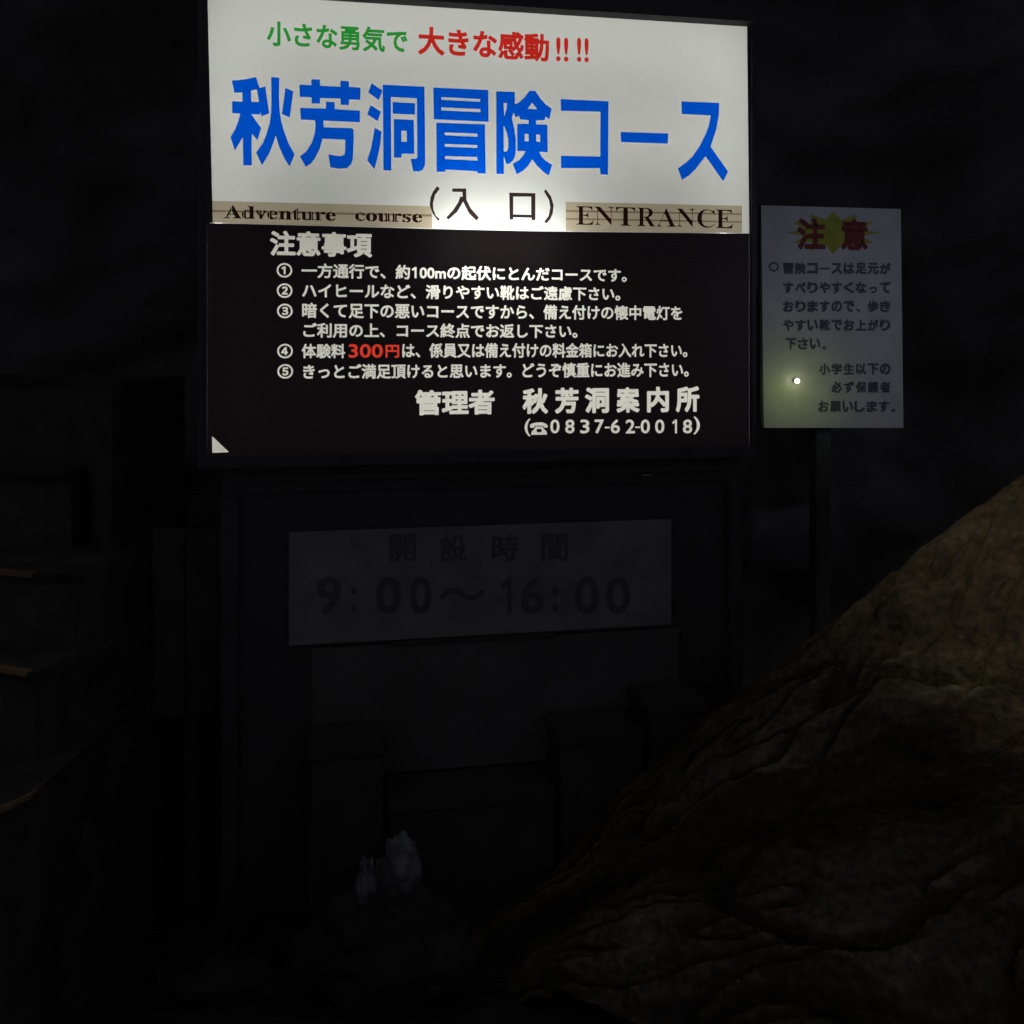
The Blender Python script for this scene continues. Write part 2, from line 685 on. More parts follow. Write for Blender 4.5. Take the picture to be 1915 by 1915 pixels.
def stone(name, label, c, size, seed, mat, group=None, sub=4, sharp=0.35):
    bm = bmesh.new()
    bmesh.ops.create_icosphere(bm, subdivisions=sub, radius=1)
    for v in bm.verts:
        p = v.co.copy()
        d = 1 + sharp * fbm(p * 1.3 + Vector((seed, 0, 0)), 5) + 0.12 * noise.noise(p * 4 + Vector((seed, 3, 0)))
        v.co = Vector((p.x * size[0], p.y * size[1], p.z * size[2])) * d
    me = bpy.data.meshes.new(name)
    bm.to_mesh(me)
    bm.free()
    me.materials.append(mat)
    for p in me.polygons:
        p.use_smooth = True
    o = bpy.data.objects.new(name, me)
    o.location = c
    COL.objects.link(o)
    o['label'] = label
    o['category'] = 'rock'
    if group:
        o['group'] = group
    return o


from mathutils.bvhtree import BVHTree
_bv = [BVHTree.FromPolygons([v.co for v in o.data.vertices], [tuple(p.vertices) for p in o.data.polygons]) for o in (slope_o, ground_o)]


def rest(x, y):
    """spot where a stone lies: straight down onto the slope or the floor"""
    hs = [h[0].z for h in (t.ray_cast(Vector((x, y, 5)), Vector((0, 0, -1))) for t in _bv) if h[0] is not None]
    return max(hs)


def lay(name, label, x, y, size, seed, mat, sink=0.3, **k):
    return stone(name, label, Vector((x, y, rest(x, y) + size[2] * (1 - sink))), size, seed, mat, **k)


lay('rock', 'dark boulder in front of the boxes carrying the two pale stones', -0.30, 2.36, (0.19, 0.10, 0.13), 37.0, M['floor'], 0.12, sharp=0.4)
stone('rock', 'narrow pale wet stone on the dark boulder at the foot of the sign stand', ray(684, 1645, 2.2), (0.020, 0.04, 0.050), 2.4, M['pale'], sharp=0.45)
stone('rock', 'wide dull grey stone right of the narrow pale stone', ray(748, 1618, 2.28), (0.045, 0.04, 0.055), 8.1, M['pale'], sharp=0.45)
lay('rock', 'stone with a faint light crest half buried in the slope at bottom right', 0.66, 1.80, (0.075, 0.07, 0.06), 5.5, M['rock'], 0.5, sharp=0.45)
lay('rock', 'rounded stone right of the crested one near the bottom right corner', 0.80, 1.80, (0.07, 0.06, 0.055), 11.5, M['rock'], 0.5, sharp=0.45)
lay('rock', 'low flat stone on the dark floor below the steps', -0.72, 2.42, (0.13, 0.09, 0.045), 15.2, M['floor'], sharp=0.5)
lay('rock', 'small upright stone standing on the dark floor left of the pale stones', -0.70, 2.62, (0.03, 0.03, 0.05), 19.2, M['floor'], sharp=0.5)

# ---------------------------------------------------------------- the lightbox sign
TL, TR, BR, BL = P0.uv(388, -13), P0.uv(1397, 50), P0.uv(1401, 436), P0.uv(398, 416.5)
UL, UR = BL[0] - 0.012, BR[0]
VB = P0.uv(397, 848)[1]
box = thing('lightbox_sign', 'large backlit white and black sign with big blue lettering, the brightest thing in the cave', 'illuminated sign', P0.w(0.75, 1.25, -0.1))
SC = 1 / 9.575
CR2 = 540 / 1915


def T(s, w=0.0, **k):
    return glyph_tris(s, w, **k)


chars = [[] for _ in range(8)]
chars[0] += px([[(130, 195), (250, 190), (400, 170), (565, 135), (625, 330), (730, 300), (755, 480), (800, 785), (655, 838), (645, 765), (635, 805), (480, 800), (560, 920), (655, 1050), (590, 1265), (490, 1150), (485, 1350), (490, 1715), (335, 1715), (325, 1215), (185, 1450), (105, 1210), (190, 1070), (245, 930), (280, 790), (135, 780), (135, 570), (320, 575), (320, 410), (175, 415)],
            [(475, 375), (580, 355), (615, 580), (480, 580)]], 420, 130, SC)
chars[0] += px([[(835, 137), (980, 145), (975, 500), (990, 780), (1020, 950), (1070, 1120), (1150, 1330), (1255, 1520), (1165, 1735), (1080, 1610), (980, 1390), (915, 1180), (880, 1300), (800, 1500), (670, 1715), (565, 1490), (690, 1310), (760, 1130), (810, 950), (835, 750), (838, 500)]], 420, 130, SC)
chars[0] += px([[(1090, 330), (1230, 390), (1170, 860), (1025, 795)]], 420, 130, SC)
chars[1] += px([[(190, 270), (405, 280), (405, 175), (560, 180), (560, 290), (925, 308), (925, 200), (1075, 210), (1080, 310), (1285, 325), (1280, 545), (1080, 535), (1075, 640), (930, 630), (925, 520), (565, 510), (560, 610), (410, 608), (410, 498), (195, 490)]], 540, 130, SC)
chars[1] += px([[(205, 685), (665, 700), (670, 575), (820, 582), (825, 710), (1275, 735), (1275, 945), (620, 915), (630, 1035), (1130, 1050), (1162, 1080), (1165, 1250), (1150, 1600), (1120, 1690), (1040, 1765), (900, 1775), (745, 1750), (710, 1520), (820, 1540), (940, 1550), (1000, 1520), (1010, 1440), (1015, 1255), (605, 1240), (560, 1410), (470, 1590), (400, 1680), (305, 1745), (200, 1555), (310, 1470), (410, 1320), (465, 1150), (480, 1000), (470, 910), (215, 895)]], 540, 130, SC)
chars[2] += px([[(335, 150), (528, 280), (465, 450), (275, 315)]], 660, 140, SC)
chars[2] += px([[(318, 542), (500, 660), (445, 828), (255, 705)]], 660, 140, SC)
chars[2] += px([[(390, 945), (515, 1020), (490, 1250), (440, 1490), (385, 1690), (255, 1530), (320, 1330), (365, 1100)]], 660, 140, SC)
chars[2] += px([[(532, 175), (1280, 212), (1290, 800), (1295, 1550), (1290, 1620), (1250, 1700), (1180, 1728), (1080, 1725), (1035, 1505), (1140, 1500), (1155, 1470), (1145, 420), (680, 395), (690, 1715), (545, 1705), (540, 800)]], 660, 140, SC)
chars[2] += px([[(712, 487), (1115, 508), (1112, 712), (712, 695)]], 660, 140, SC)
chars[2] += px([[(732, 790), (1090, 808), (1100, 1415), (875, 1410), (868, 1482), (735, 1480)],
            [(868, 1000), (962, 1003), (965, 1200), (870, 1198)]], 660, 140, SC)
chars[3] += px([[(290, 130), (1275, 175), (1280, 745), (300, 700)], [(435, 303), (1135, 340), (1130, 385), (437, 350)],
            [(435, 487), (1135, 518), (1130, 572), (437, 540)]], 780, 150, SC)
chars[3] += px([[(345, 760), (1215, 790), (1230, 1670), (1085, 1665), (1075, 1630), (510, 1600), (500, 1640), (350, 1638)],
            [(495, 935), (1080, 958), (1078, 1012), (497, 985)], [(497, 1140), (1080, 1163), (1078, 1212), (500, 1190)],
            [(497, 1357), (1080, 1378), (1080, 1437), (500, 1412)]], 780, 150, SC)
chars[4] += px([[(268, 200), (600, 210), (605, 430), (680, 395), (770, 310), (865, 190), (970, 193), (1060, 330), (1150, 430), (1262, 510), (1220, 700), (1150, 650), (1135, 715), (980, 720), (985, 790), (1185, 800), (1190, 1290), (1035, 1280), (1090, 1380), (1160, 1450), (1270, 1515), (1210, 1705), (1100, 1630), (1000, 1530), (915, 1415), (840, 1530), (750, 1620), (635, 1685), (565, 1495), (680, 1430), (750, 1350), (795, 1270), (645, 1268), (645, 780), (845, 780), (850, 715), (695, 700), (680, 635), (618, 665), (578, 580), (548, 680), (590, 850), (620, 1050), (620, 1250), (605, 1370), (560, 1450), (500, 1497), (448, 1497), (405, 1360), (405, 1680), (272, 1675)],
            [(400, 410), (462, 412), (455, 500), (412, 650)], [(402, 805), (450, 920), (482, 1050), (485, 1200), (465, 1265), (430, 1285), (405, 1270)],
            [(912, 400), (1000, 520), (830, 512)], [(775, 962), (848, 965), (850, 1093), (780, 1095)],
            [(985, 970), (1055, 975), (1055, 1105), (985, 1100)]], 900, 150, SC)
chars[5] += px([[(597, 657), (915, 672), (912, 1160), (860, 1155), (858, 1115), (600, 1115), (600, 1033), (860, 1038), (862, 740), (600, 735)]], 880, 0, CR2)
chars[6] += px([[(995, 875), (1312, 885), (1308, 952), (998, 942)]], 880, 0, CR2)
chars[7] += px([[(905, 380), (1580, 405), (1575, 620), (1530, 880), (1425, 1190), (1740, 1635), (1650, 1810), (1335, 1360), (1150, 1600), (1030, 1710), (915, 1785), (840, 1580), (980, 1480), (1100, 1370), (1230, 1180), (1330, 980), (1390, 830), (1430, 630), (910, 605)]], 1180, 150, SC)
S5 = 300 / 1915
ents = [px([[(420, 143), (585, 143), (590, 280), (640, 380), (740, 490), (708, 528), (620, 440), (550, 300), (480, 420), (375, 515), (348, 490), (430, 400), (490, 310), (515, 240), (545, 240), (540, 185), (420, 183)]], 780, 330, S5)]
ents.append(px([[(1100, 192), (1412, 200), (1412, 522), (1368, 520), (1366, 492), (1148, 488), (1148, 515), (1105, 515)], [(1148, 240), (1362, 240), (1362, 458), (1148, 452)]], 780, 330, S5))
ents.append(px([[(240, 115), (272, 145), (215, 220), (190, 320), (195, 400), (225, 470), (270, 510), (252, 530), (185, 440), (150, 340), (160, 250), (190, 180)]], 780, 330, S5))
ents.append(px([[(1535, 150), (1600, 240), (1630, 340), (1620, 440), (1590, 510), (1545, 560), (1518, 540), (1570, 470), (1590, 370), (1575, 280), (1515, 180)]], 780, 330, S5))


def mathbold(s):
    r = ''
    for c in s:
        if 'A' <= c <= 'Z':
            r += chr(0x1D400 + ord(c) - 65)
        elif 'a' <= c <= 'z':
            r += chr(0x1D41A + ord(c) - 97)
        else:
            r += c
    return r


S4 = 440 / 1915
S6 = 380 / 1915
strip1 = px([[(73, 68), (1862, 112), (1862, 290), (73, 248)]], 380, 360, S4)
line1 = px([[(73, 141), (1862, 178), (1862, 196), (73, 159)]], 380, 360, S4)
adv = fit(T(mathbold('Adventure'), 0.012), P0, 419, 628, 386.5, 411)
cour = fit(T(mathbold('course'), 0.012), P0, 664, 789.5, 398.5, 415)
# stencil bridges of the lettering
bridges = []
for xx in (189, 232, 330, 352, 425, 455, 540, 575, 625, 672, 760, 835, 880, 950, 1045, 1268, 1300, 1365, 1468, 1500, 1560, 1650, 1752):
    yy = 60 + xx * 0.0246
    bridges += px([[(xx - 1.6, yy + 30), (xx + 1.6, yy + 30), (xx + 1.6, yy + 180), (xx - 1.6, yy + 180)]], 380, 360, S4)
strip2 = px([[(92, 88), (1752, 125), (1752, 385), (92, 362)]], 1040, 360, S6)
line2 = px([[(92, 165), (1752, 196), (1752, 212), (92, 182)]], 1040, 360, S6)
line3 = px([[(92, 240), (1752, 270), (1752, 286), (92, 256)]], 1040, 360, S6)
entr = []
for ch, a, b, yc in zip('ENTRANCE', (190, 365, 565, 765, 948, 1140, 1330, 1505), (355, 545, 745, 935, 1130, 1308, 1498, 1668), (217, 222, 226, 231, 235, 240, 245, 249)):
    entr += fit(T(mathbold(ch), -0.001, wx=0.014), P0, 1040 + a * S6, 1040 + b * S6, 360 + (yc - 87) * S6, 360 + (yc + 87) * S6)
green = fit(T('小さな勇気で', 0.028), P0, 499, 762, 46, 93)
redt = fit(T('大きな感動', 0.034), P0, 782, 1027, 56, 109)
for x0, x1, yt in ((1040, 1063, 70), (1079, 1101, 71)):
    redt += fit(T('!!', 0.02), P0, x0, x1, yt, yt + 45)

PANEL_B = [P0.uv(398, 416.5), P0.uv(808, 426.6), P0.uv(1058, 432), P0.uv(1401, 436)]
outline = [TL, TR, BR, (PANEL_B[2][0], PANEL_B[2][1]), P0.uv(1058, 433), P0.uv(808, 427.5), BL]
outline = [TL, TR, BR, P0.uv(1058, 433), P0.uv(808, 427.5), BL][::-1]
board(P0, 0.0, outline, 'acrylic_panel', M['white'],
      [('title_character', M['blue'], c_) for c_ in chars] +
      [('slogan_lettering', M['green'], green), ('slogan_lettering', M['red'], redt),
       ('wood_print_strip', M['beige'], strip1), ('wood_print_strip', M['beige'], strip2),
       ('strip_line', M['beigeline'], line1), ('strip_line', M['beigeline'], line2), ('strip_line', M['beigeline'], line3),
       ('strip_lettering', M['brown'], adv), ('strip_lettering', M['brown'], cour), ('strip_lettering', M['brown'], entr),
       ('strip_bridge', M['beige'], bridges),
       *[('entrance_character', M['dark'], c_) for c_ in ents]], box)

# ------ lower black vinyl with cut-out lettering
W = 0.030
low = []


def tx(s, x0, x1, yt, yb, w=W, g=None):
    if g is None:
        low.append(fit(T(s, w), P0, x0, x1, yt, yb))
    else:
        g.extend(fit(T(s, w), P0, x0, x1, yt, yb))


tx('注意事項', 505, 696, 433, 480, 0.038)
for k, s in enumerate('①②③④⑤'):
    tx(s, 517.5 + k * .3, 546.5 + k * .4, (492, 530, 568, 643, 681)[k], (519, 557, 595, 670, 708)[k], 0.022)
tx('一方通行で、約100mの起伏にとんだコースです。', 564, 1172, 497, 524)
tx('ハイヒールなど、滑りやすい靴はご遠慮下さい。', 565, 1160, 533, 560)
tx('暗くて足下の悪いコースですから、備え付けの懐中電灯を', 565, 1276, 569, 597)
tx('ご利用の上、コース終点でお返し下さい。', 567, 1080, 605, 632)
tx('体験料', 564, 646, 643, 670)
tx('は、係員又は備え付けの料金箱にお入れ下さい。', 752, 1285.5, 641.5, 669)
tx('きっとご満足頂けると思います。', 567, 957, 680.5, 708)
tx('どうぞ慎重にお進み下さい。', 977, 1288, 678, 706)
tx('管理者', 776, 925, 729, 776, 0.04)
for s, a, b in zip('秋芳洞案内所', (977, 1038, 1094, 1153, 1210, 1264), (1025, 1082, 1139, 1196, 1251, 1308)):
    tx(s, a, b, 724 + (1140 - a) * .012, 772 + (1140 - a) * .012, 0.042)
tx('(', 981, 992, 783, 816, 0.015)
tx(')', 1297, 1309, 779, 812, 0.015)
xs = (1029, 1057, 1085, 1112, None, 1142, 1170, None, 1198, 1225, 1254, 1277)
for s, x in zip('0837-62-0018', xs):
    if x:
        wch = 9 if s == '1' else 17.5
        tx(s, x + (3 if s == '1' else 0), x + (3 if s == '1' else 0) + wch, 784.5, 810.5, 0.02)
tx('-', 1131, 1140, 798, 801, 0.02)
tx('-', 1188, 1197, 797.5, 800.5, 0.02)
# telephone mark
low.append(px([[(462, 1560), (480, 1548), (520, 1540), (560, 1540), (590, 1552), (602, 1568), (598, 1582), (570, 1580), (566, 1566), (498, 1566), (495, 1582), (466, 1582)]], 880, 420, 460 / 1915))
low.append(px([[(505, 1572), (562, 1572), (570, 1590), (592, 1612), (596, 1636), (472, 1636), (476, 1612), (498, 1590)],
           [(520, 1590), (548, 1590), (556, 1603), (548, 1617), (520, 1617), (512, 1603)]], 880, 420, 460 / 1915))
fee = []
tx('300', 652, 716, 643.5, 669, 0.02, fee)
tx('円', 721, 746.6, 645, 669, 0.03, fee)
tri = [[P0.uv(396.6, 815.5), P0.uv(428, 845.6), P0.uv(397, 847)]]
vin = [P0.uv(398, 417.3), P0.uv(808, 428.3), P0.uv(1058, 433.8), P0.uv(1401, 436.8)]
vin = [(UL - 0.002, VB), (UR, VB)] + vin[::-1]
vin = [(UL - 0.002, VB + 0.011), (UR, VB + 0.011), P0.uv(1401, 436.8), P0.uv(1058, 433.8), P0.uv(808, 428.3), P0.uv(398, 417.3), (UL - 0.002, P0.uv(398, 417.3)[1])]
board(P0, 0.0, vin, 'black_film', M['vinyl'], [('notice_lettering', M['ltext'], c_) for c_ in low] + [('price_lettering', M['red2'], fee), ('bare_corner', M['ltext'], tri)], box)

# ------ box around it
D = 0.17
U0, U1 = -0.012, UR + 0.004
V0, V1 = -0.02, VB + 0.01
pbox('casing_side', P0, U0 - 0.012, U0, V0, V1, -D, 0.003, M['casing'], box)
pbox('casing_side', P0, U1, U1 + 0.014, V0, V1, -D, 0.010, M['casing'], box, 0.002)
pbox('casing_top', P0, U0 - 0.012, U1 + 0.014, V0 - 0.02, V0, -D, 0.004, M['casing'], box)
pbox('casing_bottom', P0, U0 - 0.012, U1 + 0.014, V1, V1 + 0.03, -D, 0.006, M['casing'], box, 0.003)
pbox('casing_back', P0, U0 - 0.012, U1 + 0.014, V0 - 0.02, V1 + 0.03, -D - 0.012, -D, M['casing'], box)
# hood above the sloping top edge of the acrylic: closes the gap between panel and casing
mk('hood', [P0.w(TL[0] - 0.03, V0 - 0.04, 0.0008), P0.w(TR[0] + 0.02, V0 - 0.04, 0.0008), P0.w(TR[0] + 0.02, TR[1] - 0.0004, 0.0008), P0.w(*TR, 0.0008), P0.w(*TL, 0.0008), P0.w(TL[0] - 0.03, TL[1], 0.0008),
            P0.w(TL[0] - 0.03, V0 - 0.04, 0.02), P0.w(TR[0] + 0.02, V0 - 0.04, 0.02), P0.w(TR[0] + 0.02, TR[1] - 0.01, 0.02), P0.w(TR[0], TR[1] - 0.01, 0.02), P0.w(TL[0], TL[1] - 0.01, 0.02), P0.w(TL[0] - 0.03, TL[1] - 0.01, 0.02)],
   [(0, 5, 4, 3, 2, 1), (6, 7, 8, 9, 10, 11), (0, 1, 7, 6), (1, 2, 8, 7), (2, 3, 9, 8), (3, 4, 10, 9), (4, 5, 11, 10), (5, 0, 6, 11)], M['casing'], box)
# cover strips left and right of the acrylic so no tube light leaks past it
mk('side_cover', [P0.w(U0 - 0.01, V0, 0.0005), P0.w(TL[0], TL[1], 0.0005), P0.w(BL[0], BL[1], 0.0005), P0.w(UL - 0.002, BL[1] + 0.002, 0.0005), P0.w(UL - 0.002, V1, 0.0005), P0.w(U0 - 0.01, V1, 0.0005)], [(0, 5, 4, 3, 2, 1)], M['casing'], box)
mk('side_cover', [P0.w(U1 + 0.003, V0, 0.0005), P0.w(TR[0], V0, 0.0005), P0.w(TR[0], TR[1], 0.0005), P0.w(BR[0], BR[1], 0.0005), P0.w(UR, V1, 0.0005), P0.w(U1 + 0.003, V1, 0.0005)], [(0, 1, 2, 3, 4, 5)], M['casing'], box)
# white reflector lining
e = 0.001
a0, a1, b0, b1 = U0 + e, U1 - e, V0 + e, V1 - e
lv = [P0.w(a0, b0, -D + e), P0.w(a1, b0, -D + e), P0.w(a1, b1, -D + e), P0.w(a0, b1, -D + e),
      P0.w(a0, b0, -0.003), P0.w(a1, b0, -0.003), P0.w(a1, b1, -0.003), P0.w(a0, b1, -0.003)]
mk('reflector', lv, [(0, 1, 2, 3), (0, 4, 5, 1), (1, 5, 6, 2), (2, 6, 7, 3), (3, 7, 4, 0)], M['liner'], box)


def tube(name, p, q, r, mat, parent, seg=12):
    d = (q - p).normalized()
    a = d.orthogonal().normalized()
    b = d.cross(a)
    vs = []
    for c in (p, q):
        for k in range(seg):
            t = 2 * math.pi * k / seg
            vs.append(c + a * (r * math.cos(t)) + b * (r * math.sin(t)))
    fs = [(k, (k + 1) % seg, seg + (k + 1) % seg, seg + k) for k in range(seg)]
    fs += [tuple(range(seg))[::-1], tuple(range(seg, 2 * seg))]
    return mk(name, vs, fs, mat, parent, False)


vm = P0.uv(930, 458)
for uu in (0.015, 1.485):
    tube('lamp_tube', P0.w(uu, 0.05, -0.14), P0.w(uu, 1.15, -0.14), 0.010, M['tubew'], box)
tube('lamp_tube', P0.w(vm[0] - 0.17, vm[1] + 0.0, -0.075), P0.w(vm[0] + 0.17, vm[1] + 0.0, -0.075), 0.014, M['tube'], box)
for vv, zz in ((0.07, -0.13), (0.34, -0.145), (0.78, -0.14), (1.06, -0.13)):
    tube('lamp_tube', P0.w(0.04, vv, zz), P0.w(1.46, vv, zz), 0.018 if vv > 0.5 else 0.014, M['tubew'], box)

# ---------------------------------------------------------------- dark stand under the lightbox
stand = thing('sign_stand', 'dark painted cabinet carrying the backlit sign down to the floor', 'cabinet', P0.w(0.75, 2.9, -0.1))
vfl = P0.O.z + 0.02
pbox('front_panel', P0, 0.03, 1.50, V1 + 0.031, vfl, -0.16, -0.055, M['casing'], stand, 0.004)
pbox('trim_rail', P0, 0.06, 1.47, V1 + 0.055, V1 + 0.072, -0.0545, -0.035, M['casing'], stand, 0.004)
pbox('trim_rail', P0, 0.06, 1.47, V1 + 0.088, V1 + 0.102, -0.0545, -0.040, M['casing'], stand, 0.004)
pbox('side_post', P0, 0.03, 0.075, V1 + 0.11, vfl, -0.0545, -0.030, M['casing'], stand, 0.004)
pbox('side_post', P0, 1.455, 1.50, V1 + 0.11, vfl, -0.0545, -0.030, M['casing'], stand, 0.004)
q = P0.uv(1208, 888)
pbox('scratch_glint', P0, q[0] - 0.015, q[0] + 0.015, q[1] - 0.0025, q[1] + 0.0025, 0.004, 0.010, M['steel'], stand, 0.001)  # pale steel strip added for the bluish glint on a small scratch

# hours board
hb = thing('hours_board', 'dim grey opening hours board reading 9:00 to 16:00 under the lit sign', 'sign', PH.w(0.7, 2.0, 0))
h0, h1 = PH.uv(540, 1080), PH.uv(1253, 1080)
t0, t1 = PH.uv(895, 982)[1], PH.uv(895, 1186)[1]
pbox('board', PH, h0[0], h1[0], t0, t1, 0.002, 0.014, M['board'], hb, 0.002)
for s, x in zip('開設時間', (727, 822, 918, 1010)):
    printed(PH, 0.0146, fit(T(s, 0.03), PH, x, x + 50, 997, 1048), 'lettering', M['inkgrey'], hb)
for s, a, b, y0, y1 in (('9', 592, 638, 1076, 1146), (':', 656, 666, 1096, 1142), ('0', 702, 750, 1076, 1146), ('0', 765, 806, 1076, 1146), ('～', 820, 905, 1096, 1122),
                        ('1', 935, 955, 1076, 1146), ('6', 972, 1015, 1076, 1146), (':', 1030, 1042, 1096, 1142), ('0', 1072, 1118, 1076, 1146), ('0', 1130, 1176, 1076, 1146)):
    printed(PH, 0.0146, fit(T(s, 0.02), PH, a, b, y0, y1), 'lettering', M['inkgrey'], hb)

# pale fee cabinet panel below
fc = thing('fee_cabinet', 'pale grey box front standing below the opening hours board', 'cabinet', PH.w(0.7, 2.6, 0))
a, b = PH.uv(582, 1260)[0], PH.uv(1268, 1260)[0]
c, d = PH.uv(925, 1192)[1], PH.uv(925, 1428)[1]
pbox('cabinet_body', PH, a, b, c, d, 0.001, 0.012, M['greyc'], fc, 0.003)
pbox('slot', PH, PH.uv(728, 1194)[0], PH.uv(1035, 1194)[0], PH.uv(880, 1188)[1], PH.uv(880, 1196)[1], 0.0125, 0.02, M['bin'], fc, 0.001)


def crate(label, px0, px1, py0, n0, n1, group='dark boxes along the foot of the sign stand'):
    a, b = PH.uv(px0, py0)[0], PH.uv(px1, py0)[0]
    v0 = PH.uv((px0 + px1) / 2, py0)[1]
    o = thing('storage_box', label, 'box', PH.w((a + b) / 2, vfl, (n0 + n1) / 2), group)
    pbox('box_body', PH, a + 0.006, b - 0.006, v0 + 0.03, vfl, n0 + .004, n1 - .004, M['bin'], o, 0.004)
    pbox('lid', PH, a, b, v0, v0 + 0.029, n0, n1, M['bin'], o, 0.004)
    return o


crate('dark lidded box at the left end under the opening hours board', 575, 712, 1345, 0.02, 0.20)
crate('low dark lidded box in the middle of the row under the sign', 716, 1010, 1432, 0.02, 0.20)
crate('middle dark box between the low box and the tall right one', 1013, 1165, 1322, 0.02, 0.20)
crate('tallest dark lidded box, next to the brown rock slope', 1169, 1275, 1272, 0.02, 0.20)

# weathered board left of the stand
lb = thing('side_board', 'weathered dark grey board left of the sign stand', 'board', PN.w(0, 2.5, 0))
a, b = PN.uv(287, 1150)[0], PN.uv(468, 1150)[0]
c, d = PN.uv(378, 985)[1], PN.uv(378, 1335)[1]
k = (b - a - 0.008) / 3
for i in range(3):
    pbox('plank', PN, a + i * (k + 0.004), a + i * (k + 0.004) + k, c + 0.004 * (i % 2), d - 0.005 * (i % 2), 0, 0.018, M['weather'], lb, 0.002)
pbox('post', PN, a + 0.08, a + 0.12, c + 0.03, vfl, -0.04, -0.001, M['weather'], lb, 0.003)

# ---------------------------------------------------------------- laminated notice on the right
nt_ = thing('caution_notice', 'dim white caution notice with yellow burst and red heading right of the lit sign', 'notice', PN.w(1.9, 1.3, 0))
c4 = [PN.uv(1423, 384), PN.uv(1684, 391), PN.uv(1689, 800), PN.uv(1428, 800)]
sh = []
NX, NY = 14, 20
for j in range(NY + 1):
    for i in range(NX + 1):
        fa, fb = i / NX, j / NY
        top = (c4[0][0] * (1 - fa) + c4[1][0] * fa, c4[0][1] * (1 - fa) + c4[1][1] * fa)
        bot = (c4[3][0] * (1 - fa) + c4[2][0] * fa, c4[3][1] * (1 - fa) + c4[2][1] * fa)
        uu, vv = top[0] * (1 - fb) + bot[0] * fb, top[1] * (1 - fb) + bot[1] * fb
        sh.append(PN.w(uu, vv, 0.0015))
mk('sheet', sh, [(j * (NX + 1) + i, (j + 1) * (NX + 1) + i, (j + 1) * (NX + 1) + i + 1, j * (NX + 1) + i + 1) for j in range(NY) for i in range(NX)], M['paper'], nt_)
u0, v0 = PN.uv(1405, 368)
u1, v1 = PN.uv(1684, 802)
pbox('backing_board', PN, u0 + 0.030, u1, v0 + 0.024, v1 - 0.022, -0.02, 0.0, M['casing'], nt_, 0.003)
pbox('post', PN, (u0 + u1) / 2 - 0.025, (u0 + u1) / 2 + 0.025, v1 - 0.2, vfl, -0.07, -0.0205, M['bin'], nt_, 0.003)
cx, cy = 1558, 435
burst = []
NP = 12
for k in range(NP * 2):
    t = math.pi * k / NP - math.pi / 2
    r = 1.0 if k % 2 == 0 else 0.62
    burst.append(PN.uv(cx + 88 * r * math.cos(t), cy + 40 * r * math.sin(t)))
printed(PN, 0.0020, shape_tris([burst]), 'burst_print', M['inkyel'], nt_)
printed(PN, 0.0025, fit(T('注', 0.045), PN, 1490, 1543, 408, 467), 'heading_lettering', M['inkred'], nt_)
printed(PN, 0.0025, fit(T('意', 0.045), PN, 1572, 1622, 410, 468), 'heading_lettering', M['inkred'], nt_)


def nline(s, slot0, yc, h=21, w=0.05):
    out = []
    for i, ch in enumerate(s):
        if ch in ' 　':
            continue
        x = 1463 + (slot0 + i) * 22.6
        if ch in '、。':
            out += fit(T(ch, w), PN, x + 2, x + 9, yc + h / 2 - 6, yc + h / 2)
        elif ch == 'ー':
            out += fit(T(ch, w), PN, x + 1, x + 20, yc - 1.5, yc + 2)
        elif ch == 'っ':
            out += fit(T(ch, w), PN, x + 4, x + 18, yc - 2, yc + h / 2)
        else:
            out += fit(T(ch, w), PN, x + 0.8, x + 20.8, yc - h / 2, yc + h / 2)
    printed(PN, 0.0025, out, 'lettering', M['ink'], nt_)


nline('冒険コースは足元が', 0, 502)
nline('すべりやすくなって', 0, 538)
nline('おりますので、歩き', 0, 573)
nline('やすい靴でお上がり', 0, 608)
nline('下さい。', 0.2, 643)
nline('小学生以下の', 3, 690)
nline('必ず保護者', 4, 724)
nline('お願いします。', 2.9, 760)
printed(PN, 0.0025, fit(T('○', 0.02), PN, 1437, 1456, 490, 508), 'lettering', M['inkgrey'], nt_)

# lamp reflection in the lamination, added as a small glowing ball on a stem
refl = thing('lamp_reflection', 'tiny glaring yellow-green lamp reflection over the lower left of the caution notice', 'lamp', PN.w(*PN.uv(1488, 713), 0.004))
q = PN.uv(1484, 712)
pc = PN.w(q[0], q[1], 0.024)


def ball(name, c, r, mat, parent, sub=3):
    bm = bmesh.new()
    bmesh.ops.create_icosphere(bm, subdivisions=sub, radius=r)
    vs = [v.co + c for v in bm.verts]
    fs = [[v.index for v in f.verts] for f in bm.faces]
    bm.free()
    return mk(name, vs, fs, mat, parent, True)


ball('glow_ball', pc, 0.0075, emit('reflection_glow', (1.0, 1.0, 0.62), 6.0), refl)
tube('glow_stem', PN.w(q[0], q[1], 0.003), PN.w(q[0], q[1], 0.019), 0.005, M['steel'], refl)


def lamp(name, typ, loc, energy, col, size=0.05, target=None, cone=60, parent=None):
    l = bpy.data.lights.new(name, typ)
    l.energy = energy
    l.color = col
    l.shadow_soft_size = size
    if typ == 'SPOT':
        l.spot_size = math.radians(cone)
        l.spot_blend = 1.0
    o = bpy.data.objects.new(name, l)
    o.location = loc
    COL.objects.link(o)
    if target is not None:
        o.rotation_euler = (Vector(target) - Vector(loc)).to_track_quat('-Z', 'Y').to_euler()
    return o


lamp('reflection_fill_light', 'POINT', PN.w(q[0] + 0.004, q[1] + 0.03, 0.13), 0.09, (0.78, 1.0, 0.18), 0.012)  # added light: spreads the reflection's green glow over the sheet

